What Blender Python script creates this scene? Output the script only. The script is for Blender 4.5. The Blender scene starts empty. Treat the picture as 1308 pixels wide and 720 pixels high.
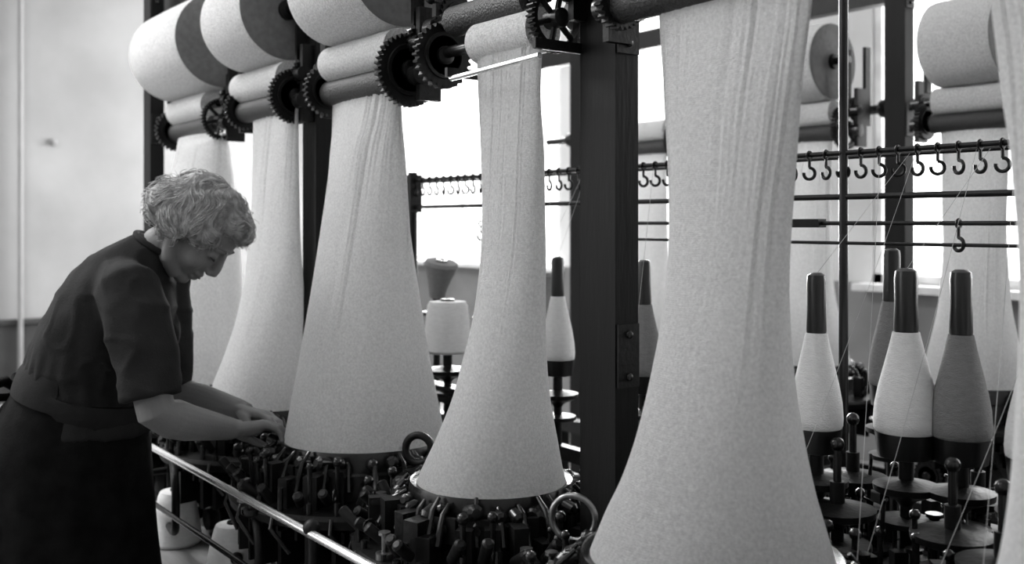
import bpy, math, random
from mathutils import Vector, Matrix, noise
from mathutils.bvhtree import BVHTree
random.seed(7)
V=Vector
scn=bpy.context.scene
TH=math.radians(37.1)
CT,ST=math.cos(TH),math.sin(TH)

# ------------------------------------------------------------ materials
def mat(name,c,rough=.6,metal=0,var=.15,nscale=8,bump=0,bscale=60,stretch=(1,1,1),spec=.5):
    m=bpy.data.materials.new(name); m.use_nodes=True
    nt=m.node_tree; b=nt.nodes['Principled BSDF']
    b.inputs['Roughness'].default_value=rough; b.inputs['Metallic'].default_value=metal
    b.inputs['Specular IOR Level'].default_value=spec
    tc=nt.nodes.new('ShaderNodeTexCoord'); mp=nt.nodes.new('ShaderNodeMapping')
    mp.inputs['Scale'].default_value=stretch
    nt.links.new(tc.outputs['Object'],mp.inputs['Vector'])
    n=nt.nodes.new('ShaderNodeTexNoise'); n.inputs['Scale'].default_value=nscale; n.inputs['Detail'].default_value=5
    nt.links.new(mp.outputs['Vector'],n.inputs['Vector'])
    r=nt.nodes.new('ShaderNodeValToRGB')
    lo=max(0,c*(1-var)); hi=c*(1+var)
    r.color_ramp.elements[0].position=.3; r.color_ramp.elements[0].color=(lo,lo,lo,1)
    r.color_ramp.elements[1].position=.7; r.color_ramp.elements[1].color=(hi,hi,hi,1)
    nt.links.new(n.outputs['Fac'],r.inputs['Fac']); nt.links.new(r.outputs['Color'],b.inputs['Base Color'])
    if bump:
        n2=nt.nodes.new('ShaderNodeTexNoise'); n2.inputs['Scale'].default_value=bscale; n2.inputs['Detail'].default_value=4
        nt.links.new(mp.outputs['Vector'],n2.inputs['Vector'])
        bp=nt.nodes.new('ShaderNodeBump'); bp.inputs['Strength'].default_value=bump; bp.inputs['Distance'].default_value=.004
        nt.links.new(n2.outputs['Fac'],bp.inputs['Height']); nt.links.new(bp.outputs['Normal'],b.inputs['Normal'])
    return m
def knit(name,c,trans=.25):
    m=mat(name,c,rough=.95,var=.24,nscale=190,stretch=(1,1,1),spec=.1)
    nt=m.node_tree; b=nt.nodes['Principled BSDF']
    b.inputs['Sheen Weight'].default_value=.5; b.inputs['Sheen Roughness'].default_value=.5
    tc=nt.nodes['Texture Coordinate']
    mp=nt.nodes.new('ShaderNodeMapping'); mp.inputs['Scale'].default_value=(1,1,1)
    nt.links.new(tc.outputs['Object'],mp.inputs['Vector'])
    w=nt.nodes.new('ShaderNodeTexWave'); w.bands_direction='Z'; w.inputs['Scale'].default_value=90; w.inputs['Distortion'].default_value=8; w.inputs['Detail'].default_value=3; w.inputs['Detail Scale'].default_value=3
    nt.links.new(mp.outputs['Vector'],w.inputs['Vector'])
    n=nt.nodes.new('ShaderNodeTexNoise'); n.inputs['Scale'].default_value=230; n.inputs['Detail'].default_value=4; n.inputs['Roughness'].default_value=.75
    nt.links.new(mp.outputs['Vector'],n.inputs['Vector'])
    a=nt.nodes.new('ShaderNodeMath'); a.operation='MULTIPLY_ADD'; a.inputs[1].default_value=.25
    nt.links.new(w.outputs['Fac'],a.inputs[0]); nt.links.new(n.outputs['Fac'],a.inputs[2])
    bp=nt.nodes.new('ShaderNodeBump'); bp.inputs['Strength'].default_value=1; bp.inputs['Distance'].default_value=.012
    nt.links.new(a.outputs[0],bp.inputs['Height']); nt.links.new(bp.outputs['Normal'],b.inputs['Normal'])
    if trans:
        t=nt.nodes.new('ShaderNodeBsdfTranslucent'); t.inputs['Color'].default_value=(.9,.9,.9,1)
        mx=nt.nodes.new('ShaderNodeMixShader'); mx.inputs[0].default_value=trans
        out=nt.nodes['Material Output']
        nt.links.new(b.outputs[0],mx.inputs[1]); nt.links.new(t.outputs[0],mx.inputs[2]); nt.links.new(mx.outputs[0],out.inputs['Surface'])
    return m
M=dict(
 knit=knit('knit_wool',.8,.36), roll=knit('rolled_knit',.88,0), rollend=mat('roll_end_shaded',.13,.95,var=.15,nscale=60),  # roll end faces: shade away from the windows painted in as darker knit
 iron=mat('cast_iron',.004,.45,0,var=.5,nscale=20,bump=.3,bscale=90,spec=.2),
 iron2=mat('oily_iron',.008,.25,.1,var=.5,nscale=40,spec=.42),
 steel=mat('worn_steel',.25,.28,.9,var=.3,nscale=30),
 bright=mat('bright_steel',.9,.25,.9,var=.1),
 knurl=mat('knurled_iron',.022,.45,.3,var=.4,nscale=150,bump=1,bscale=220),
 post=mat('painted_post',.003,.55,0,var=.5,nscale=6,bump=.25,bscale=30,stretch=(3,3,.4),spec=.14),
 wood=mat('bobbin_wood',.006,.3,0,var=.4,nscale=15,stretch=(3,3,.5)),
 yarn=mat('wound_yarn',.72,.95,var=.06,nscale=60,bump=.6,bscale=200,stretch=(1,1,3),spec=.1),
 yarng=mat('grey_wound_yarn',.2,.95,var=.1,nscale=60,bump=.6,bscale=200,stretch=(1,1,3),spec=.1),
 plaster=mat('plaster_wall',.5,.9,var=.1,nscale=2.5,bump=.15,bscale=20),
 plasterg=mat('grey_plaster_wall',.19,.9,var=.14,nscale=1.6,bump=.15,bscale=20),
 pipe=mat('painted_pipe',.15,.7,var=.1),
 lowwall=mat('lower_wall_paint',.17,.8,var=.15,nscale=4,bump=.15,bscale=20),
 dado=mat('dado_paint',.015,.7,var=.3,nscale=4),
 floor=mat('floor_boards',.15,.7,var=.35,nscale=3,bump=.3,bscale=15,stretch=(1,8,1)),
 frame=mat('window_frame',.6,.6,var=.2),
 skin=mat('skin',.17,.6,var=.08,nscale=12,bump=.2,bscale=150,spec=.2),
 lip=mat('lips',.08,.5,var=.1), hair=mat('fair_hair',.34,.6,var=.3,nscale=60,bump=.4,bscale=160,spec=.25),
 dress=mat('dress_cloth',.017,.9,var=.25,nscale=12,bump=.35,bscale=220,spec=.1),
 apron=mat('apron_cloth',.004,.9,var=.6,nscale=25,bump=.3,bscale=160,spec=.08),
 stock=mat('stockings',.15,.7), shoe=mat('shoe_leather',.02,.4), dark=mat('lash',.01,.6),
 thread=mat('yarn_thread',.4,.9),
)
# ------------------------------------------------------------ mesh builder
class MB:
    def __init__(s): s.v=[];s.f=[];s.m=[];s.mats=[]
    def mi(s,k):
        if k not in s.mats: s.mats.append(k)
        return s.mats.index(k)
    def add(s,vs,fs,k):
        o=len(s.v); i=s.mi(k); s.v+= [V(a) for a in vs]
        for f in fs: s.f.append([o+a for a in f]); s.m.append(i)
    def box(s,c,sz,k,rot=None):
        c=V(c); h=V(sz)/2; R=rot or Matrix.Identity(3)
        vs=[c+R@V((x*h.x,y*h.y,z*h.z)) for x in(-1,1) for y in(-1,1) for z in(-1,1)]
        s.add(vs,[(0,1,3,2),(4,6,7,5),(0,4,5,1),(2,3,7,6),(0,2,6,4),(1,5,7,3)],k)
    def loft(s,rings,k,cap=True):
        n=len(rings[0]); vs=[p for r in rings for p in r]; fs=[]
        for j in range(len(rings)-1):
            for i in range(n):
                i2=(i+1)%n; fs.append((j*n+i,j*n+i2,(j+1)*n+i2,(j+1)*n+i))
        if cap:
            fs.append(tuple(range(n))[::-1]); fs.append(tuple((len(rings)-1)*n+i for i in range(n)))
        s.add(vs,fs,k)
    def frame(s,d):
        d=V(d).normalized(); a=V((0,0,1)) if abs(d.z)<.9 else V((1,0,0))
        u=a.cross(d).normalized(); return u,d.cross(u),d
    def tube(s,pts,rad,k,seg=10,cap=True):
        pts=[V(p) for p in pts]; n=len(pts)
        if not isinstance(rad,(list,tuple)): rad=[rad]*n
        rings=[]; u=None
        for i,p in enumerate(pts):
            d=(pts[min(i+1,n-1)]-pts[max(i-1,0)]).normalized()
            if u is None: u,w,_=s.frame(d)
            else:
                u=(u-d*u.dot(d)).normalized()
            w=d.cross(u)
            rings.append([p+(u*math.cos(t)+w*math.sin(t))*rad[i] for t in [2*math.pi*j/seg for j in range(seg)]])
        s.loft(rings,k,cap)
    def cyl(s,a,b,r,k,seg=20,r2=None): s.tube([a,b],[r,r if r2 is None else r2],k,seg)
    def lathe(s,c,prof,k,seg=28,axis=(0,0,1),cap=True):
        c=V(c); u,w,d=s.frame(axis)
        s.loft([[c+d*h+(u*math.cos(t)+w*math.sin(t))*max(r,1e-4) for t in [2*math.pi*j/seg for j in range(seg)]] for r,h in prof],k,cap)
    def ell(s,c,r,k,R=None,seg=18,n=12):
        c=V(c); R=R or Matrix.Identity(3); rings=[]
        for j in range(n+1):
            ph=math.pi*(j+.02)/(n+.04)-math.pi/2
            rings.append([c+R@V((r[0]*math.cos(ph)*math.cos(t),r[1]*math.cos(ph)*math.sin(t),r[2]*math.sin(ph))) for t in [2*math.pi*i/seg for i in range(seg)]])
        s.loft(rings,k)
    def torus(s,c,axis,R,r,k,seg=28,a0=0,a1=2*math.pi,seg2=8):
        c=V(c); u,w,d=s.frame(axis)
        pts=[c+(u*math.cos(a0+(a1-a0)*i/seg)+w*math.sin(a0+(a1-a0)*i/seg))*R for i in range(seg+1)]
        s.tube(pts,r,k,seg2)
    def gear(s,c,R,w,k,teeth=32,spokes=0,axis=(1,0,0)):
        c=V(c); u,v,d=s.frame(axis); n=teeth*4; th=R*.1
        def ring(h,dr,ri=None):
            o=[]
            for i in range(n):
                t=2*math.pi*i/n; rr=(R if i%4 in(0,1) else R-th)+dr
                if ri is not None: rr=ri
                o.append(c+d*h+(u*math.cos(t)+v*math.sin(t))*rr)
            return o
        if spokes:
            ri=R*.78
            s.loft([ring(-w/2,0,ri),ring(-w/2,0),ring(w/2,0),ring(w/2,0,ri),ring(-w/2,0,ri)],k,False)
            for i in range(spokes):
                t=2*math.pi*i/spokes+.3; e=c+(u*math.cos(t)+v*math.sin(t))*R*.8
                s.cyl(c,e,R*.09,k,8)
        else:
            s.loft([ring(-w/2,0),ring(w/2,0)],k)
            s.lathe(c,[(R*.72,w/2),(R*.7,w/2+.004),(R*.6,w/2+.004),(R*.58,w/2)],k,28,axis)
        s.lathe(c,[(R*.28,-w),(R*.28,w),(R*.2,w*1.2)],k,16,axis)
    def obj(s,name,parent=None,smooth=True,autos=True):
        me=bpy.data.meshes.new(name); me.from_pydata([tuple(a) for a in s.v],[],s.f)
        for k in s.mats: me.materials.append(M[k])
        for p,i in zip(me.polygons,s.m): p.material_index=i; p.use_smooth=smooth
        me.validate(); me.update()
        if smooth and autos:
            try: me.set_sharp_from_angle(angle=math.radians(40))
            except Exception: pass
        o=bpy.data.objects.new(name,me); scn.collection.objects.link(o)
        if parent: o.parent=parent
        return o
def empty(name,loc=(0,0,0),rz=0):
    e=bpy.data.objects.new(name,None); e.empty_display_size=.1; e.location=loc; e.rotation_euler=(0,0,rz)
    scn.collection.objects.link(e); return e
def bake(o,mods):
    for t,kw in mods:
        m=o.modifiers.new(t,t)
        for a,b in kw.items(): setattr(m,a,b)
    dg=bpy.context.evaluated_depsgraph_get(); dg.update()
    me=bpy.data.meshes.new_from_object(o.evaluated_get(dg)); o.modifiers.clear()
    old=o.data; mats=list(old.materials); o.data=me
    if not me.materials:
        for k in mats: me.materials.append(k)
    for p in me.polygons: p.use_smooth=True
    return o
def crom(P,t):
    n=len(P)-1; i=min(int(t),n-1); f=t-i
    p0,p1,p2,p3=P[max(i-1,0)],P[i],P[i+1],P[min(i+2,n)]
    return [.5*((2*b)+(-a+c)*f+(2*a-5*b+4*c-d)*f*f+(-a+3*b-3*c+d)*f**3) for a,b,c,d in zip(p0,p1,p2,p3)]

# ------------------------------------------------------------ fabric tube
def fabric(prof,X,Y,parent,seed,amp=.004,seg=360,per=10,reach=1.3,freqs=(17,23,31,41,53,67)):
    b=MB(); rings=[]; rnd=random.Random(seed)
    wv=[(f,rnd.uniform(0,6.28),rnd.uniform(.5,1),rnd.uniform(-1,1)) for f in freqs]
    ztop=prof[0][0]; zb=prof[-1][0]
    N=(len(prof)-1)*per
    for j in range(N+1):
        z,a,bb,cx,cy=crom(prof,j/per)
        k=min(1,max(0,(z-zb)/(ztop-zb)))
        ring=[]
        for i in range(seg):
            t=2*math.pi*i/seg
            nz=noise.noise(V((math.cos(t)*2.5,math.sin(t)*2.5+seed,z*1.2)))
            w=sum(q*math.sin(n*t+p+dr*z+2.5*noise.noise(V((math.cos(t)*3,math.sin(t)*3,z*2+p)))) for n,p,q,dr in wv)/3
            am=amp*(.05+k**reach)*max(0,.5+1.5*nz)
            am=min(am,.5*bb+.0015)
            low=.007*noise.noise(V((math.cos(t)*1.3,math.sin(t)*1.3,z*4+seed)))*min(1,4*(1-k))*min(1,8*k)
            c,s_=math.cos(t),math.sin(t)
            ring.append(V((X+cx+(a+low)*c+w*am*c*.5,Y+cy+(bb+low*.5)*s_+w*am*(1 if s_>=0 else -1)*min(1,abs(s_)*3),z)))
        rings.append(ring)
    b.loft(rings,'knit',False)
    return b.obj('fabric_tube',parent,autos=False)

PC=[(1.785,.17,.012,0,0),(1.70,.168,.03,0,0),(1.62,.165,.055,0,0),(1.42,.16,.094,0,0),(1.22,.165,.138,0,0),(1.12,.175,.158,0,0),(1.02,.187,.18,0,0),(.95,.196,.194,0,0),(.90,.204,.204,0,0)]
PD=[(1.80,.11,.012,.087,-.02),(1.70,.103,.014,.087,-.02),(1.594,.1,.028,.083,-.01),(1.425,.095,.042,.077,0),(1.255,.095,.061,.062,0),(1.17,.1,.078,.05,0),(1.086,.108,.098,.038,0),(1.0,.128,.126,.022,0),(.935,.148,.148,.006,0),(.90,.16,.16,0,0)]
PE=[(1.825,.16,.01,.043,0),(1.75,.152,.012,.040,0),(1.63,.138,.028,.036,0),(1.43,.118,.046,.032,0),(1.258,.124,.080,.026,0),(1.126,.136,.12,.02,0),(1.033,.155,.15,.012,0),(.967,.178,.175,.005,0),(.90,.20,.20,0,0)]
PB=[(1.78,.16,.012,.065,0),(1.70,.155,.02,.065,0),(1.414,.15,.045,.06,0),(1.2,.148,.085,.05,0),(1.07,.15,.12,.03,0),(.97,.162,.155,.01,0),(.90,.175,.175,0,0)]
PA=[(1.75,.19,.05,.06,0),(1.6,.185,.09,.06,0),(1.4,.18,.12,.05,0),(1.2,.18,.14,.04,0),(1.0,.19,.18,.01,0),(.90,.2,.2,0,0)]
PF=[(2.02,.155,.01,-.04,-.01),(1.8,.15,.012,-.04,-.01),(1.63,.14,.03,-.03,0),(1.43,.13,.062,-.02,0),(1.2,.14,.1,-.01,0),(1.06,.16,.145,0,0),(.96,.185,.18,0,0),(.90,.2,.2,0,0)]
PG=[(1.78,.12,.012,0,0),(1.5,.11,.05,0,0),(1.2,.115,.09,0,0),(1.0,.15,.14,0,0),(.90,.17,.17,0,0)]

def needle_head(X,Y,R,parent,rnd,detail=26):
    b=MB()
    b.lathe((X,Y,0),[(R+.004,.905),(R+.012,.91),(R+.016,.895),(R+.018,.865),(R+.03,.86),(R+.032,.80),(R+.02,.79),(R-.02,.79)],'iron2',56)
    b.lathe((X,Y,0),[(R+.02,.80),(R+.13,.795),(R+.135,.785),(R+.13,.765),(R+.06,.755),(R+.0,.70),(R-.03,.62),(R-.05,.60),(R-.05,.52),(R-.08,.5)],'iron',48)
    b.lathe((X,Y,0),[(.07,.52),(.06,.2),(.09,.06),(.17,.03),(.17,0)],'iron',24)
    b.gear((X,Y,.735),R+.09,.025,'iron',64,axis=(0,0,1))
    for i in range(detail):
        t=2*math.pi*(i+rnd.uniform(-.3,.3))/detail; u=V((math.cos(t),math.sin(t),0)); s=V((-u.y,u.x,0))
        c=V((X,Y,0)); Rm=Matrix((u,s,V((0,0,1)))).transposed()
        rr=R+rnd.uniform(.05,.08)
        h=rnd.uniform(.04,.095)
        b.box(c+u*rr+V((0,0,.795+h/2)),(rnd.uniform(.03,.05),rnd.uniform(.018,.038),h),'iron',Rm)
        b.box(c+u*(rr-.01)+s*.012+V((0,0,.795+h*.9)),(.05,.008,.012),'iron2',Rm)
        if rnd.random()<.6:
            b.cyl(c+u*(rr+.02)+V((0,0,.80)),c+u*(rr+.025)+V((0,0,.80+h+.015)),.006,'iron2',8)
            b.ell(c+u*(rr+.025)+V((0,0,.80+h+.02)),[rnd.uniform(.008,.013)]*3,'iron2',seg=10,n=6)
        a=c+u*(rr+.0)+s*.02+V((0,0,.83)); e=c+u*(R+.022)+s*.012+V((0,0,.90+rnd.uniform(-.01,.015)))
        b.tube([a,(a+e)/2+V((0,0,.02)),e],[.008,.006,.004],'iron2',8)
        a=c+u*(rr+.035)-s*.018+V((0,0,.815)); e=a+u*.035+V((0,0,rnd.uniform(.02,.05)))+s*rnd.uniform(-.03,.03)
        b.tube([a,e,e+(e-a).normalized()*.004],[.011,.012,.007],'iron',10)
        q=rnd.uniform(.8,1.35)
        a=c+u*(R+.02)+s*rnd.uniform(-.014,.014)+V((0,0,.885)); dd=(u+s*rnd.uniform(-1,1)+V((0,0,rnd.uniform(-.5,.4)))).normalized()
        b.tube([a,a+dd*.006,a+dd*.026*q,a+dd*.032*q],[.008*q,.013*q,.013*q,.007*q],'iron2',12)
        b.cyl(c+u*(R+.118)+s*.01+V((0,0,.79)),c+u*(R+.118)+s*.01+V((0,0,.79+rnd.uniform(.015,.06))),.007,'iron2',8)
        b.box(c+u*(R+.05)+V((0,0,.70)),(.12,.01,.09),'iron',Rm)
        # flat cam cover and hanging linkage
        if rnd.random()<.5:
            b.box(c+u*(R+.045)+s*.02+V((0,0,.855)),(.012,.05,.05),'iron',Rm)
            b.cyl(c+u*(R+.052)+s*.02+V((0,0,.86)),c+u*(R+.058)+s*.02+V((0,0,.86)),.01,'iron2',12)
        if rnd.random()<.5:
            a=c+u*(R+.13)+V((0,0,.79)); b.tube([a,a+u*.01+V((0,0,-.03)),a-u*.02+s*.03+V((0,0,-.09))],.0055,'iron2',8)
        if i%5==0:
            b.torus(c+u*(rr+.05)+V((0,0,.835)),s,.014,.0025,'iron2',14)
        if i%5==1:
            b.lathe(c+u*(rr+.055)+V((0,0,.795)),[(.018,0),(.018,.012),(.006,.014),(.006,.045),(.012,.047),(.012,.053)],'steel',14)
        if i%4==2:
            b.lathe(c+u*(rr+.06)+V((0,0,.78)),[(.024,0),(.026,.004),(.026,.012),(.01,.014),(.008,.03)],'iron2',16)
    o=b.obj('needle_head',parent)
    return o
def drive(X,Y,R,parent):
    b=MB()
    px,py=X-R-.1,Y-.08
    b.lathe((px,py,.72),[(.07,0),(.074,.004),(.074,.026),(.07,.03),(.05,.024),(.03,.024),(.028,.04),(.012,.042),(.012,.06)],'iron2',30)
    b.cyl((px,py,.45),(px,py,.76),.012,'iron',12)
    b.box((px+.06,py+.03,.68),(.22,.03,.03),'iron')
    b.box((px+.1,py+.05,.46),(.3,.04,.04),'iron')
    b.box((X,Y-.02,.60),(R*1.5,R*1.4,.1),'iron'); b.lathe((X+.06,Y-R*.9,.6),[(.06,-.0),(.06,.03),(.03,.035),(.03,.05)],'iron2',24,(0,-1,0))
    b.gear((X-.07,Y-R*.95,.6),.055,.02,'iron2',22,axis=(0,-1,0))
    b.obj('drive_pulley',parent)

def topgear(X,Y,parent,whites=True,roll=0.14,rollL=.38,lg=.065,rg=.085,rgx=.21,lgx=-.21,zd=1.80,zw=1.875,wr=.048,spoke=False,L=.38,wx=0,wl=None,rz=.015,lz=.01):
    b=MB(); wl=wl or L-.03
    b.cyl((X-L/2,Y,zd),(X+L/2,Y,zd),.034,'knurl',32)
    b.cyl((X-L/2-.05,Y,zd),(X+L/2+.05,Y,zd),.014,'iron2',14)
    if whites:
        b.cyl((X+wx-wl/2,Y,zw),(X+wx+wl/2,Y,zw),wr,'roll',36)
        b.cyl((X-L/2-.03,Y,zw),(X+L/2+.03,Y,zw),.013,'iron2',14)
    b.obj('take_up_rollers',parent)
    g=MB()
    g.gear((X+lgx,Y,zd+lz),lg,.018,'iron',28)
    g.gear((X+rgx,Y,zd+rz),rg,.02,'iron',38,spokes=6 if spoke else 0)
    g.gear((X+rgx+.025,Y+.03,zd+rz+.07),.045,.018,'iron',22)
    g.gear((X+lgx-.02,Y+.02,zd+lz+.06),.04,.018,'iron',20)
    g.gear((X+lgx-.03,Y+.06,zd+.03),.05,.016,'iron',24)
    for x in (X+lgx-.035,X+rgx+.045):
        g.box((x,Y+.03,zd+.05),(.016,.06,.22),'iron')
        g.box((x,Y+.07,zd+.17),(.014,.03,.3),'iron')
        g.cyl((x-.014,Y,zd),(x+.02,Y,zd),.024,'iron2',14)
        g.cyl((x-.012,Y,zd+.075),(x+.018,Y,zd+.075),.02,'iron2',14)
    g.obj('take_up_gears',parent)
    if roll:
        r=MB(); zc=zw+wr+roll-.001; prof=[]
        hl=rollL/2
        prof=[(roll*.25,-hl),(roll*.9,-hl-.004),(roll*.98,-hl+.006),(roll,-hl+.02),(roll*1.01,0),(roll,hl-.02),(roll*.98,hl-.006)]
        r.lathe((X,Y,zc),prof,'roll',64,(1,0,0),cap=True)
        e=[]
        n=9
        for i in range(n+1):
            rr=roll*.975*(1-i/n)+.02*(i/n); e.append((rr,hl-.006+(.004 if i%2 else 0)))
        r.lathe((X,Y,zc),e,'rollend',64,(1,0,0))
        r.cyl((X-hl-.07,Y,zc),(X+hl+.07,Y,zc),.014,'iron2',14)
        r.lathe((X,Y,zc),[(.03,hl-.01),(.03,hl+.008),(.016,hl+.01)],'iron',20,(1,0,0))
        for x in (X-hl-.05,X+hl+.05):
            r.box((x,Y+.015,zc-.06),(.012,.03,.2),'iron')
        r.obj('fabric_roll',parent)

def machine(X,Y,R,prof,seed,amp=.004,detail=28,reach=1.3,**kw):
    e=empty('circular_knitting_machine',(X,Y,0)); rnd=random.Random(seed)
    f=fabric(prof,0,0,e,seed,amp,reach=reach)
    needle_head(0,0,R,e,rnd,detail); drive(0,0,R,e); topgear(0,0,e,**kw)
    return e
Y1=1.27
mA=machine(-3.52,Y1,.20,PA,1,roll=.16,rollL=.5,lg=.075,rg=.07,rgx=.24,spoke=True,zd=1.78,zw=1.85)
mB=machine(-2.92,Y1,.175,PB,2,roll=.15,rollL=.32,rg=.08,rgx=.2,lgx=-.17)
mC=machine(-2.302,Y1,.204,PC,3,amp=.008,reach=1.0,roll=.14,rollL=.36,rg=.088,lg=.07)
mD=machine(-1.752,Y1,.16,PD,4,amp=.003,roll=0,zd=1.90,zw=1.835,wr=.045,rgx=.215,rg=.068,lgx=-.19,lg=.075,spoke=True,L=.28,wx=.07,wl=.21,rz=-.05,lz=-.07)
mE=machine(-1.138,Y1,.20,PE,5,amp=.0045,reach=1.0,roll=0,whites=False,zd=1.845,rgx=.28,rg=.06,lgx=-.22,lg=.055,L=.42,detail=30)
mF=machine(-.48,Y1,.2,PF,6,roll=0,whites=False,zd=2.04,L=.36)
for x,s,rl in ((-1.816,11,.15),(-2.505,12,.15),(-3.38,13,0),(-1.1,14,.15)):
    machine(x,3.35,.17,PG,s,roll=rl,rollL=.26,L=.3,lgx=-.18,rgx=.18,spoke=True,detail=12)
b=MB(); b.cyl((-1.80,1.2,1.757),(-1.50,1.2,1.767),.006,'bright',10); b.box((-1.505,1.25,1.79),(.01,.12,.02),'iron'); b.box((-1.805,1.25,1.77),(.01,.12,.02),'iron')
o=b.obj('spreader_bar',mD); o.location=(1.752,-Y1,0)

# ------------------------------------------------------------ frame posts and line shafts
def post(x,y,sx=.085,sy=.056,top=3.4):
    b=MB()
    b.box((x,y,top/2),(sx,sy,top),'post')
    b.box((x,y,.015),(sx+.09,sy+.09,.03),'iron')
    for z in (1.2,1.83,2.3):
        b.box((x+sx/2+.003,y,z),(.006,sy*.9,.12),'iron')
        b.ell((x+sx/2+.008,y,z+.04),(.006,.008,.008),'iron2',seg=8,n=5); b.ell((x+sx/2+.008,y,z-.04),(.006,.008,.008),'iron2',seg=8,n=5)
    b.obj('frame_post',smooth=True)
for x in (-4.18,-2.70,-.12): post(x,1.335)
post(-1.455,1.335,.10,.06)
for x in (-3.95,-2.144,-.9): post(x,3.42)
for y in (1.41,3.50):
    b=MB()
    b.cyl((-4.3,y,1.89),(.1 if y<2 else -.7,y,1.89),.018,'iron2',16)
    b.box((-2.1 if y<2 else -2.5,y+.02,2.34),(4.5 if y<2 else 3.8,.05,.09),'iron')
    for x in [-4.1+.62*i for i in range(6)]: b.lathe((x,y,1.89),[(.03,-.03),(.035,-.02),(.035,.02),(.03,.03)],'iron',18,(1,0,0))
    b.obj('line_shaft')
for y,x0,x1 in ((1.27,-4.1,-.1),(3.35,-3.9,-.8)):
    b=MB()
    for yy in (-.17,.17):
        b.box(((x0+x1)/2,y+yy,.48),(x1-x0,.05,.06),'iron')
        for x in (x0+.1,(x0+x1)/2,x1-.1):
            b.box((x,y+yy,.225),(.05,.05,.45),'iron')
    b.obj('machine_bed_frame')

b=MB()
for z,r,k in ((.82,.009,'bright'),(.665,.007,'iron2')):
    b.cyl((-3.9,.92,z),(-.3,.92,z),r,k,12)
for x in (-3.85,-3.1,-1.9,-.5):
    b.cyl((x,.93,0),(x,.93,.83),.011,'iron',12); b.ell((x,.925,.83),(.018,.018,.018),'iron',seg=12,n=8)
    b.cyl((x,.93,.70),(x,1.12,.70),.01,'iron',10)
b.obj('stop_rail')
for x in (-2.86,-2.3):
    b=MB(); pts=[(x-.18,1.0,.60),(x-.05,.97,.595),(x+.06,.95,.60),(x+.1,.94,.64),(x+.1,.94,.72),(x+.06,.95,.765),(x-.05,.99,.77),(x-.1,1.08,.77)]
    P=[crom([list(p) for p in pts],t/4) for t in range(0,28)]
    b.tube(P,.011,'iron',10); b.ell(P[0],(.016,.016,.016),'iron'); b.obj('yarn_stand_bracket')

# ------------------------------------------------------------ hook rail
b=MB(); Yh=2.0
for z,r in ((1.61,.006),(1.51,.007),(1.45,.005),(1.405,.004)):
    b.cyl((-3.33 if z>1.5 else -2.3,Yh,z),(-.2,Yh,z),r,'iron',10)
b.tube([(-3.33,Yh,1.61),(-3.38,Yh+.02,1.61),(-3.4,Yh+.06,1.61),(-3.38,Yh+.12,1.61),(-3.3,Yh+.14,1.61),(-.2,Yh+.14,1.61)],.005,'iron',8)
x=-3.28
while x<-.25:
    for zz in ((1.61,) if random.random()<.85 else (1.61,1.45)):
        R=.0135
        b.torus((x,Yh,zz-.001),(1,0,0),.009,.003,'iron',12,seg2=6)
        b.cyl((x,Yh,zz-.007),(x,Yh,zz-.03),.0035,'iron',6)
        n=V((random.uniform(-.5,.5),-1,0)).normalized(); u=V((0,0,1)).cross(n)
        pts=[V((x,Yh,zz-.03-R))+(u*math.sin(t)+V((0,0,1))*math.cos(t))*R for t in [i*.35 for i in range(0,15)]]
        b.tube(pts,.004,'iron',6)
    x+=.046
b.cyl((-1.393,2.0,0),(-1.393,2.0,2.3),.0105,'iron2',14)
b.cyl((-2.75,2.0,0),(-2.75,2.0,2.3),.009,'iron2',14)
b.cyl((-3.26,2.0,0),(-3.26,2.0,1.64),.018,'iron',14); b.box((-3.26,2.0,1.56),(.05,.05,.14),'iron')
b.box((-1.5,2.0,1.45),(.1,.03,.02),'iron')
b.obj('yarn_hook_rail')

# ------------------------------------------------------------ bobbins
def bobbin(x,y,z0=1.0,s=1,w=1,yk='yarn'):
    b=MB()
    P=lambda l:[(r*s*w,h*s) for r,h in l]
    b.lathe((0,0,0),P([(.03,0),(.044,.004),(.047,.03),(.049,.05)]),'wood',28)
    b.lathe((0,0,0),P([(.046,.049),(.05,.055),(.051,.07),(.049,.10),(.043,.135),(.035,.17),(.027,.205),(.021,.235)]),yk,32)
    b.lathe((0,0,0),P([(.0185,.233),(.0195,.24),(.018,.29),(.0185,.335),(.017,.348),(.01,.353)]),'wood',24)
    o=b.obj('yarn_bobbin'); o.location=(x,y,z0); return o
def saucer(b,x,y,z0,rr=.06):
    b.lathe((x,y,z0-.05),[(.012,-.04),(.02,-.03),(rr*.7,-.02),(rr,-.012),(rr*1.02,0),(rr*.6,.004),(.014,.01),(.014,.05)],'iron',26)
    b.lathe((x,y,z0-.13),[(.015,0),(rr*.9,.004),(rr*.9,.014),(.015,.018)],'iron',26)
    b.cyl((x,y,0),(x,y,z0-.05),.012,'iron',12)
BB=[(-1.234,1.683,1,1,'yarn'),(-1.10,1.779,1.03,1.15,'yarn'),(-1.01,1.815,1.03,1.05,'yarng'),(-2.31,1.916,1,1,'yarn'),(-1.94,1.906,1,1,'yarng'),(-1.43,2.25,1.1,1,'yarng'),
    (-.86,1.78,.9,1,'yarn'),(-.7,1.85,1,1,'yarn'),(-3.3,1.9,.98,1,'yarng'),(-2.9,2.25,1,1,'yarng')]
b=MB()
for x,y,s,w,k in BB:
    bobbin(x,y,1.0,s,w,k); saucer(b,x,y,1.0)
for x,y in ((-1.3,1.9),(-1.17,1.66),(-.95,1.68),(-.82,1.6),(-1.05,1.95),(-1.32,1.62),(-.7,1.65)):
    saucer(b,x,y,.96,.07); b.cyl((x,y,.9),(x,y,1.03),.008,'iron2',10); b.ell((x,y,1.03),(.014,.014,.014),'iron2',seg=10,n=7)
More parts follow.
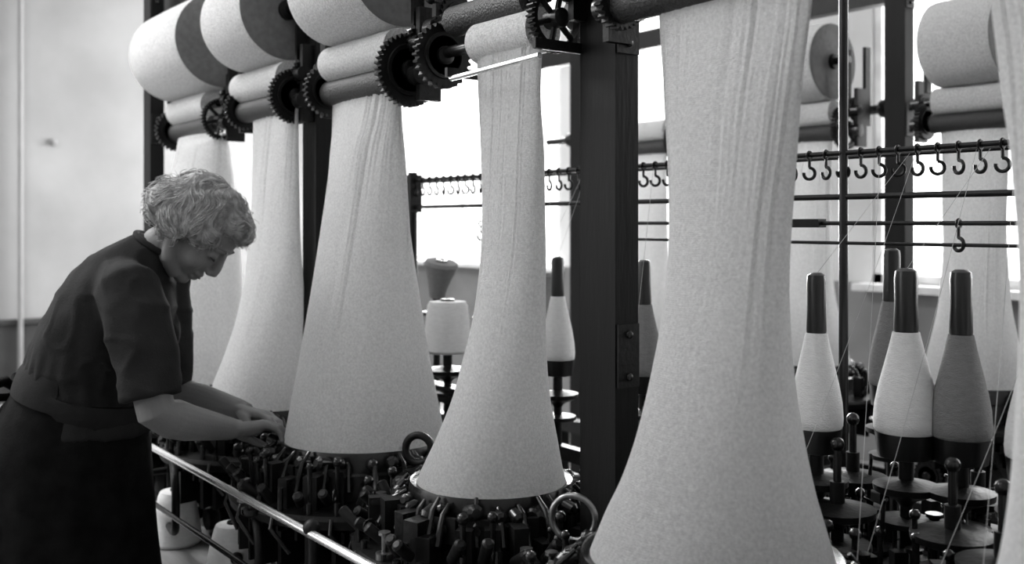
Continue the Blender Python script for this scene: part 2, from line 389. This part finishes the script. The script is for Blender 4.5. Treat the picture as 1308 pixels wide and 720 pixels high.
for y in (1.60,1.72,1.92,2.25):
    b.box((-1.95,y,.40),(3.5,.04,.04),'iron')
    if y<2: b.box((-1.95,y,.78),(3.5,.03,.04),'iron')
b.box((-1.25,1.80,.79),(1.5,.46,.015),'iron')
rnd=random.Random(21)
for i in range(150):
    x=rnd.uniform(-1.75,-.55); y=rnd.uniform(1.58,2.0); h=rnd.uniform(.04,.17); q=rnd.random()
    if any((x-p[0])**2+(y-p[1])**2<.0012 for p in BB): continue
    if q<.3:
        b.cyl((x,y,.797),(x,y,.797+h),.005,'iron2',8); b.ell((x,y,.797+h),(.01,.01,.01),'iron2',seg=10,n=6)
    elif q<.6:
        b.box((x,y,.797+h*.3),(rnd.uniform(.02,.07),.025,h*.6),'iron',Matrix.Rotation(rnd.uniform(0,3),3,'Z'))
    elif q<.8:
        b.tube([(x,y,.797),(x+.01,y,.797+h),(x+rnd.uniform(-.08,.08),y-.04,.797+h+.02)],[.004,.004,.003],'iron2',8)
    else:
        b.lathe((x,y,.797),[(.03,0),(.032,.006),(.03,.012),(.01,.014),(.01,h*.6),(.016,h*.6+.003),(.016,h*.6+.01)],'iron2',18)
def cone(x,y,z,k='yarn',r0=.072,r1=.05,h=.14,rot=None):
    b=MB()
    b.lathe((0,0,0),[(r0*.25,-.004),(r0*.9,0),(r0,.008),(r0*.99,.02),((r0+r1)/2,h*.6),(r1,h-.012),(r1*.9,h),(r1*.4,h+.002)],k,32)
    b.lathe((0,0,0),[(r1*.35,h),(r1*.33,h+.008),(r1*.2,h+.008),(r1*.2,h+.001)],'wood',20)
    o=b.obj('yarn_cone'); o.location=(x,y,z)
    if rot: o.rotation_euler=rot
    return o
cone(-2.59,1.713,1.057,r1=.062,h=.155); saucer(b,-2.59,1.713,1.057,.07)
b.box((-2.62,1.72,.93),(.34,.05,.05),'iron')
cone(-2.98,2.16,1.225,'yarn',r0=.07,r1=.045,h=.13,rot=(math.radians(75),0,math.radians(150))); saucer(b,-2.96,2.13,1.165,.055)
cone(-3.018,1.95,1.19,'yarng',.03,.062,.13,rot=(0,math.radians(14),0)); saucer(b,-3.018,1.95,1.19,.05)
cone(-2.435,1.95,1.16,'yarng',.04,.06,.13,rot=(0,math.radians(-10),0)); saucer(b,-2.435,1.95,1.16,.05)
b.obj('bobbin_creel')
b=MB(); b.box((-2.75,1.02,.515),(1.5,.26,.025),'floor')
for x in (-3.4,-2.1):
    for y in (.93,1.1): b.box((x,y,.25),(.03,.03,.505),'iron')
b.obj('cone_shelf')
cone(-2.93,1.0,.528,h=.15); cone(-2.55,1.02,.528,h=.14)
for (x,y,z,r,k,rt) in ((-1.446,1.237,.90,.042,'steel',.006),(-2.0,1.243,.93,.032,'iron',.009)):
    b=MB(); b.torus((x,y,z),(.6,-.8,0),r,rt,k,24,seg2=10); b.cyl((x,y,.76),(x,y,z-r+.004),.008,'iron',10); b.obj('yarn_stop_ring')
b=MB()
def thr(a,c,sag=.02):
    a,c=V(a),V(c); b.tube([a.lerp(c,t/8)-V((0,0,sag*4*(t/8)*(1-t/8))) for t in range(9)],.0005,'thread',5)
rnd=random.Random(5)
for x,y,s,w,k in BB:
    if k=='yarn': thr((x,y,1.0+.35*s),(x+rnd.uniform(-.15,.1),2.0,1.60),0); thr((x+.02,2.0,1.60),(x+rnd.uniform(-.1,.15),1.45,.92))
thr((-2.4,2.0,1.6),(-2.1,1.42,.92)); thr((-2.0,2.0,1.6),(-1.5,1.4,.92)); thr((-1.3,2.0,1.6),(-.95,1.4,.92)); thr((-1.0,2.0,1.6),(-.75,1.4,.92))
b.obj('yarn_threads')

# ------------------------------------------------------------ room
XE,YW,H=-9.0,5.0,4.2
YF,XR=-3.1,2.6
def rbox(name,c,sz,k):
    b=MB(); b.box(c,sz,k); return b.obj(name,smooth=False)
rbox('floor',(-3.2,.95,-.05),(12.0,8.5,.1),'floor')
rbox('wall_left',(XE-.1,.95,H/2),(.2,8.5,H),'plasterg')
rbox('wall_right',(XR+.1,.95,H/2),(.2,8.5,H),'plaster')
rbox('trim_1',(XE+.01,.95,.32),(.03,8.1,.64),'dado'); rbox('trim_2',(XE+.02,.95,.655),(.05,8.1,.04),'dado')
def winwall(name,y,sgn,wins,SZ,TZ):
    b=MB(); L=XR-XE; cx=(XR+XE)/2; yy=y+sgn*.1
    b.box((cx,yy,SZ/2),(L,.2,SZ),'lowwall'); b.box((cx,yy,(TZ+H)/2),(L,.2,H-TZ),'plaster')
    edges=[XE]+[e for w in wins for e in w]+[XR]
    for i in range(0,len(edges),2): b.box(((edges[i]+edges[i+1])/2,yy,(SZ+TZ)/2),(edges[i+1]-edges[i],.2,TZ-SZ),'plaster')
    b.obj(name,smooth=False)
WN=[0]
def windows(y,sgn,wins,SZ,TZ):
    for (a,c) in wins:
        WN[0]+=1
        b=MB(); t=.05; yy=y+sgn*.06
        for x in (a+t/2,c-t/2): b.box((x,yy,(SZ+TZ)/2),(t,.08,TZ-SZ),'frame')
        for z in (SZ+t/2,TZ-t/2): b.box(((a+c)/2,yy,z),(c-a,.08,t),'frame')
        n=max(1,round((c-a)/1.3))
        for j in range(1,n): b.box((a+(c-a)*j/n,yy,(SZ+TZ)/2),(.035,.05,TZ-SZ),'frame')
        b.box(((a+c)/2,yy,2.75),(c-a,.05,.03),'frame')
        b.box(((a+c)/2,y-sgn*.04,SZ-.02),(c-a+.1,.16,.04),'frame')
        b.obj('window_%d'%WN[0],smooth=False)
wins=[(-8.75,-6.0),(-5.5,-4.35),(-3.3,-1.8),(-1.2,1.2)]
winwall('wall_back',YW,1,wins,1.12,3.5); windows(YW,1,wins,1.12,3.5)
fw=[(-8.3,-5.8),(-4.9,-2.4)]
winwall('wall_front',YF,-1,fw,1.3,3.5); windows(YF,-1,fw,1.3,3.5)
SK=(-8.2,-1.0,-1.6,.4)
b=MB()
b.box(((XE+XR)/2,(SK[3]+YW)/2,H+.05),(XR-XE,YW-SK[3],.1),'plaster')
b.box(((XE+XR)/2,(SK[2]+YF)/2,H+.05),(XR-XE,SK[2]-YF,.1),'plaster')
b.box(((XE+SK[0])/2,(SK[2]+SK[3])/2,H+.05),(SK[0]-XE,SK[3]-SK[2],.1),'plaster')
b.box(((XR+SK[1])/2,(SK[2]+SK[3])/2,H+.05),(XR-SK[1],SK[3]-SK[2],.1),'plaster')
b.obj('ceiling',smooth=False)
b=MB()
for i in range(8): b.box((SK[0]+(SK[1]-SK[0])*i/7,(SK[2]+SK[3])/2,H+.05),(.05,SK[3]-SK[2],.08),'frame')
b.obj('window_skylight',smooth=False)
b=MB(); b.cyl((XE+.06,1.79,0),(XE+.06,1.79,H),.02,'pipe',14); b.obj('wall_pipe')
b=MB(); b.lathe((XE,2.05,2.12),[(.03,0),(.03,.02),(.015,.03),(.015,.04)],'pipe',20,(1,0,0)); b.obj('wall_switch')

# ------------------------------------------------------------ woman
W=empty('woman',(-2.655,.716,0),math.atan2(.7976,.603))
def ring(c,d,rf,rs,seg=40):
    d=V(d).normalized(); side=V((0,1,0)); fr=side.cross(d).normalized()
    return [V(c)+fr*rf*math.cos(t)+side*rs*math.sin(t) for t in [2*math.pi*i/seg for i in range(seg)]]
def lofted(b,P,k,seg=40,per=5,fold=0):
    rings=[]; N=(len(P)-1)*per
    Q=[crom(P,j/per) for j in range(N+1)]
    for j,q in enumerate(Q):
        a,c=Q[max(j-1,0)],Q[min(j+1,N)]
        d=(c[0]-a[0],0,c[1]-a[1]); r=ring((q[0],0,q[1]),d,q[2],q[3],seg)
        if fold:
            k2=max(0,(1.0-q[1])/.6)
            cc=V((q[0],0,q[1])); r=[cc+(p-cc)*(1+fold*k2*math.sin(11*2*math.pi*i/seg+1)+fold*.6*k2*math.sin(5*2*math.pi*i/seg)) for i,p in enumerate(r)]
        rings.append(r)
    b.loft(rings,k)
b=MB()
T=[(-.05,.94,.17,.18),(-.04,1.03,.15,.16),(-.012,1.12,.15,.165),(.035,1.22,.14,.172),(.078,1.305,.117,.162),(.112,1.355,.08,.112),(.140,1.385,.056,.06),(.15,1.397,.05,.053)]
lofted(b,T,'dress')
for sy in (-1,1): b.ell((.105,sy*.075,1.17),(.07,.075,.075),'dress')
b.tube([(.08,-.1,1.31),(.125,-.15,1.29),(.16,-.185,1.22),(.185,-.2,1.15),(.198,-.212,1.09),(.205,-.218,1.05)],[.06,.076,.076,.075,.07,.07],'dress',24)
b.tube([(.08,.1,1.31),(.11,.14,1.29),(.105,.17,1.2),(.1,.19,1.12),(.1,.2,1.05),(.1,.2,1.02)],[.06,.074,.07,.068,.064,.062],'dress',24)
o=b.obj('dress_bodice',W)
bake(o,[('REMESH',dict(mode='VOXEL',voxel_size=.007)),('SMOOTH',dict(factor=.5,iterations=6))])
for v in o.data.vertices:
    c=v.co
    f=noise.noise(V((c.x*12+c.z*9,c.y*8,c.z*10-c.x*12)))*.006
    r=1-abs(noise.noise(V((c.x*7+c.z*13,c.y*5,c.z*5-c.x*9))))*2.2
    f+=max(0,r-.55)*.008
    g=max(0,1-abs(c.z-1.05)/.12); f+=g*.0025*math.sin(math.atan2(c.y,c.x+.04)*26+3*noise.noise(c*6))
    v.co=c+v.normal*f
b=MB()
lofted(b,[(-.05,.36,.2,.22),(-.06,.5,.205,.215),(-.07,.65,.2,.21),(-.075,.8,.195,.205),(-.065,.92,.182,.19),(-.048,1.0,.162,.168),(-.042,1.03,.156,.164)],'apron',88,8,fold=.035)
b.obj('apron_skirt',W,autos=False)
b=MB()
lofted(b,[(-.046,1.0,.158,.166),(-.044,1.003,.167,.175),(-.037,1.035,.165,.174),(-.035,1.039,.155,.164)],'dress',48,3)
bc=V((-.205,0,1.03))
for s in (-1,1):
    b.tube([bc,bc+V((-.02,s*.03,.03)),bc+V((-.03,s*.07,.025)),bc+V((-.03,s*.075,-.005)),bc+V((-.01,s*.03,-.01)),bc],[.008,.014,.014,.012,.01,.006],'apron',10)
    b.tube([bc,bc+V((-.03,s*.02,-.05)),bc+V((-.05,s*.035,-.12))],[.008,.014,.01],'apron',10)
b.ell(bc,(.018,.02,.018),'apron')
b.obj('apron_belt',W)
b=MB()
b.tube([ (V((.140,0,1.388))+V((.047*math.cos(t),.06*math.sin(t),-.05*math.cos(t)*.6+.008))) for t in [2*math.pi*i/24 for i in range(25)]],.008,'dress',10)
b.obj('dress_collar',W)
b=MB()
for s in (-1,1):
    y=s*.09
    b.tube([(-.06,y,.85),(-.05,y,.6),(-.03,y,.47),(-.045,y,.33),(-.04,y,.2),(-.03,y,.1),(-.03,y,.05)],[.085,.075,.058,.054,.045,.034,.034],'stock',20)
o=b.obj('legs',W); bake(o,[('SUBSURF',dict(levels=1))])
b=MB()
for s in (-1,1):
    y=s*.09
    b.loft([[V((x-.01,y+wy*math.sin(t),z+hz*math.cos(t) if math.cos(t)>0 else z+ (z-.001)*math.cos(t))) for t in [2*math.pi*i/20 for i in range(20)]] for x,wy,z,hz in ((-.085,.01,.03,.02),(-.075,.028,.035,.035),(-.03,.034,.035,.05),(.03,.034,.03,.035),(.09,.042,.025,.025),(.14,.036,.022,.018),(.165,.012,.02,.01))],'shoe')
b.obj('shoes',W)
hc=V((.244,0,1.430)); pitch=math.radians(53)
HX=V((math.cos(pitch),0,-math.sin(pitch))); HZ=V((math.sin(pitch),0,math.cos(pitch))); HY=V((0,1,0))
turn=math.radians(-3)
HX2=HX*math.cos(turn)+HY*math.sin(turn); HY2=HZ.cross(HX2).normalized(); HX=HX2; HY=HY2
HR=Matrix((HX,HY,HZ)).transposed()
hp=lambda x,y,z: hc+HR@V((x,y,z))
b=MB()
b.ell(hp(-.012,0,.025),(.093,.074,.083),'skin',HR,28,20)
b.ell(hp(.03,0,-.03),(.062,.058,.078),'skin',HR,24,16)
b.ell(hp(.045,0,.045),(.045,.055,.05),'skin',HR)
b.ell(hp(.062,0,-.098),(.024,.026,.02),'skin',HR)
for s in (-1,1):
    b.ell(hp(.052,s*.034,-.035),(.032,.026,.034),'skin',HR)
    b.tube([hp(-.01,s*.058,-.045),hp(.02,s*.05,-.085),hp(.055,s*.02,-.103)],[.02,.02,.017],'skin',12)
    b.tube([hp(.085,s*.01,.024),hp(.083,s*.03,.028),hp(.07,s*.05,.022)],[.009,.01,.008],'skin',10)
    b.ell(hp(.076,s*.031,.004),(.014,.017,.011),'skin',HR)
    b.ell(hp(.1,s*.012,-.037),(.011,.008,.008),'skin',HR,12,8)
    b.torus(hp(-.01,s*.076,-.008),HY*s+HX*.4,.02,.006,'skin',20)
    b.ell(hp(-.008,s*.073,-.008),(.017,.007,.024),'skin',HR,12,8)
    b.ell(hp(-.002,s*.075,-.034),(.009,.006,.01),'skin',HR,12,8)
b.tube([hp(.085,0,.022),hp(.095,0,.004),hp(.106,0,-.018),hp(.109,0,-.03),hp(.098,0,-.04)],[.009,.009,.011,.0125,.009],'skin',12)
b.ell(hp(.085,0,-.06),(.014,.024,.009),'skin',HR,14,8); b.ell(hp(.084,0,-.076),(.012,.02,.008),'skin',HR,14,8)
b.tube([hp(-.02,0,-.02),hp(-.025,0,-.07),(.16,0,1.40),(.115,0,1.34)],[.05,.05,.052,.06],'skin',24)
o=b.obj('head',W); bake(o,[('REMESH',dict(mode='VOXEL',voxel_size=.0035)),('SMOOTH',dict(factor=.5,iterations=5))])
b=MB()
for s in (-1,1):
    b.tube([hp(.083,s*.018,-.002),hp(.0905,s*.03,-.0045),hp(.08,s*.045,-.002)],[.001,.0022,.001],'dark',6)
    b.tube([hp(.092,s*.014,.026),hp(.091,s*.03,.033),hp(.076,s*.05,.028)],[.002,.0032,.0015],'lip',6)
b.tube([hp(.089,-.022,-.068),hp(.098,0,-.067),hp(.089,.022,-.068)],[.001,.0022,.001],'lip',6)
b.obj('face_details',W)
b=MB()
b.ell(hp(-.028,0,.042),(.104,.09,.088),'hair',HR,32,22)
b.ell(hp(-.088,0,-.008),(.06,.08,.062),'hair',HR)
b.ell(hp(.045,0,.085),(.05,.06,.036),'hair',HR)
for s in (-1,1):
    b.ell(hp(.012,s*.07,.028),(.048,.022,.034),'hair',HR)
    b.ell(hp(-.04,s*.065,-.02),(.04,.028,.04),'hair',HR)
o=b.obj('hair_cap',W); bake(o,[('REMESH',dict(mode='VOXEL',voxel_size=.005)),('SMOOTH',dict(factor=.5,iterations=4))])
for v in o.data.vertices:
    q=v.co; n1=noise.noise(V((q.x*16,q.y*16,q.z*24))); n2=noise.noise(q*50+V((5,5,5)))
    v.co=q+v.normal*(n1*.009+n2*.003)
o.data.update()
bvh=BVHTree.FromPolygons([v.co.copy() for v in o.data.vertices],[tuple(p.vertices) for p in o.data.polygons])
b=MB(); rnd=random.Random(3); vs=o.data.vertices
crown=hp(-.03,0,.13)
for _ in range(6500):
    v=vs[rnd.randrange(len(vs))]; q=HR.transposed()@(v.co-hc)
    if q.x>.075 and q.z<.06: continue
    p=v.co.copy(); nn=v.normal.copy(); pts=[]; ph=noise.noise(p*12)*4
    d0=(p-crown); L=rnd.randint(8,14)
    stray=rnd.random()<.12
    for k in range(L):
        fl=d0-nn*d0.dot(nn)
        if fl.length<1e-4: break
        fl.normalize(); sd=nn.cross(fl)
        sw=noise.noise(p*17)*3.6+rnd.uniform(-.15,.15)
        dd=fl*math.cos(sw)+sd*math.sin(sw)
        p=p+dd*.0055
        loc,nrm,_i,_d=bvh.find_nearest(p)
        if loc is None: break
        nn=nrm; p=loc+nn*(.001+.006*abs(math.sin(k*.4+ph))+(.0012*k if stray else 0))
        pts.append(p.copy())
    if len(pts)>4:
        r0=rnd.uniform(.0005,.0010); n=len(pts)
        b.tube(pts,[r0*(.4+.6*math.sin(math.pi*(i+.5)/n)) for i in range(n)],'hair',4)
b.obj('hair_waves',W,autos=False)
def hand(b,wr,d,down,thumb_side,fold):
    d=V(d).normalized(); nrm=V(down); nrm=(nrm-d*nrm.dot(d)).normalized(); s=d.cross(nrm).normalized()*thumb_side
    wr=V(wr)
    L=[.082,.085,.08,.072]; off=[.027,.009,-.009,-.026]; fl=[(.038,.024,.02),(.042,.027,.021),(.039,.025,.02),(.031,.02,.018)]
    for i in range(4):
        kn=wr+d*L[i]+s*off[i]-nrm*(.006 if i in(1,2) else .002)
        b.tube([wr+s*off[i]*.45-d*.01,wr+d*L[i]*.5+s*off[i]*.8,kn],[.016,.0145,.0115],'skin',10)
        p=kn; ang=0; rad=.0095
        pts=[p]; rr=[.0108]
        for j,l in enumerate(fl[i]):
            ang+=math.radians(fold[j]+(i-1.5)*4)
            dd=d*math.cos(ang)+nrm*math.sin(ang)+s*off[i]*4*(1 if j==0 else 0)
            dd.normalize()
            p=p+dd*l*.55; pts.append(p); rr.append(rad*.9); p=p+dd*l*.45; pts.append(p); rr.append(rad); rad*=.88
        pts.append(p+dd*.004); rr.append(.004)
        b.tube(pts,rr,'skin',10)
    b.ell(wr+d*.045+nrm*.006,(.036,.03,.015),'skin',Matrix((d,s,nrm)).transposed())
    t0=wr+d*.015+s*.016+nrm*.006; t1=wr+d*.045+s*.036+nrm*.018; t2=t1+d*.028+s*.004+nrm*.016; t3=t2+d*.022-s*.006+nrm*.012
    b.tube([t0,t1,(t1+t2)/2,t2,t3,t3+(t3-t2)*.15],[.016,.0135,.0105,.0105,.0085,.004],'skin',10)
for nm,sh,mid,el,fa,wr,tip,ts in (('arm_near',(.17,-.19,1.18),(.197,-.21,1.09),(.215,-.218,1.02),(.268,-.15,.98),(.345,-.05,.945),(.45,.03,.94),1),
                              ('arm_far',(.10,.17,1.2),(.1,.195,1.09),(.105,.21,.995),(.2,.18,.975),(.322,.12,.96),(.42,.075,.945),-1)):
    b=MB()
    b.tube([sh,mid,el,V(el).lerp(V(fa),.5)-V((0,0,.004)),fa,V(fa).lerp(V(wr),.6),wr],[.046,.045,.045,.047,.043,.033,.026],'skin',20)
    d=V(tip)-V(wr); b.tube([V(wr)-d.normalized()*.02,wr,V(wr)+d.normalized()*.02],[.026,.024,.022],'skin',14)
    hand(b,wr,d,(0,-.35,-1),ts,(16,28,22))
    o=b.obj(nm,W); bake(o,[('REMESH',dict(mode='VOXEL',voxel_size=.0026)),('SMOOTH',dict(factor=.5,iterations=2))])

# ------------------------------------------------------------ light
w=bpy.data.worlds.new('sky'); scn.world=w; w.use_nodes=True
w.node_tree.nodes['Background'].inputs[0].default_value=(1,1,1,1)
w.node_tree.nodes['Background'].inputs[1].default_value=2.6
def area(name,loc,tgt,sx,sy,P):
    l=bpy.data.lights.new(name,'AREA'); l.shape='RECTANGLE'; l.size=sx; l.size_y=sy; l.energy=P
    o=bpy.data.objects.new(name,l); scn.collection.objects.link(o); o.location=loc
    o.rotation_euler=(V(tgt)-V(loc)).to_track_quat('-Z','Y').to_euler(); return o
area('skylight_daylight',(-5.6,(SK[2]+SK[3])/2,H+.4),(-5.0,(SK[2]+SK[3])/2+.3,0),4,2,430)
area('daylight_windows',(-7.2,5.7,2.4),(-4.0,1.5,1.5),3.4,2.4,900)
area('daylight_windows',(-2.2,5.7,2.4),(-2.2,0,1.9),6,2.4,190)
area('fill_front',(-7.0,-3.6,2.4),(-4.0,0,1.9),2.6,2.2,70)  # added fill from the camera side, behind unseen front windows
# ------------------------------------------------------------ camera
cam=bpy.data.cameras.new('camera'); co=bpy.data.objects.new('camera',cam); scn.collection.objects.link(co)
co.location=(0,0,1.45); cam.sensor_width=36; cam.lens=36*1300/1308
co.rotation_euler=V((-CT,ST,0)).to_track_quat('-Z','Y').to_euler()
cam.shift_y=-75/1308; cam.clip_start=.05
cam.dof.use_dof=True; cam.dof.focus_distance=2.1; cam.dof.aperture_fstop=3.0
scn.camera=co
scn.view_settings.view_transform='Standard'
scn.view_settings.exposure=.45
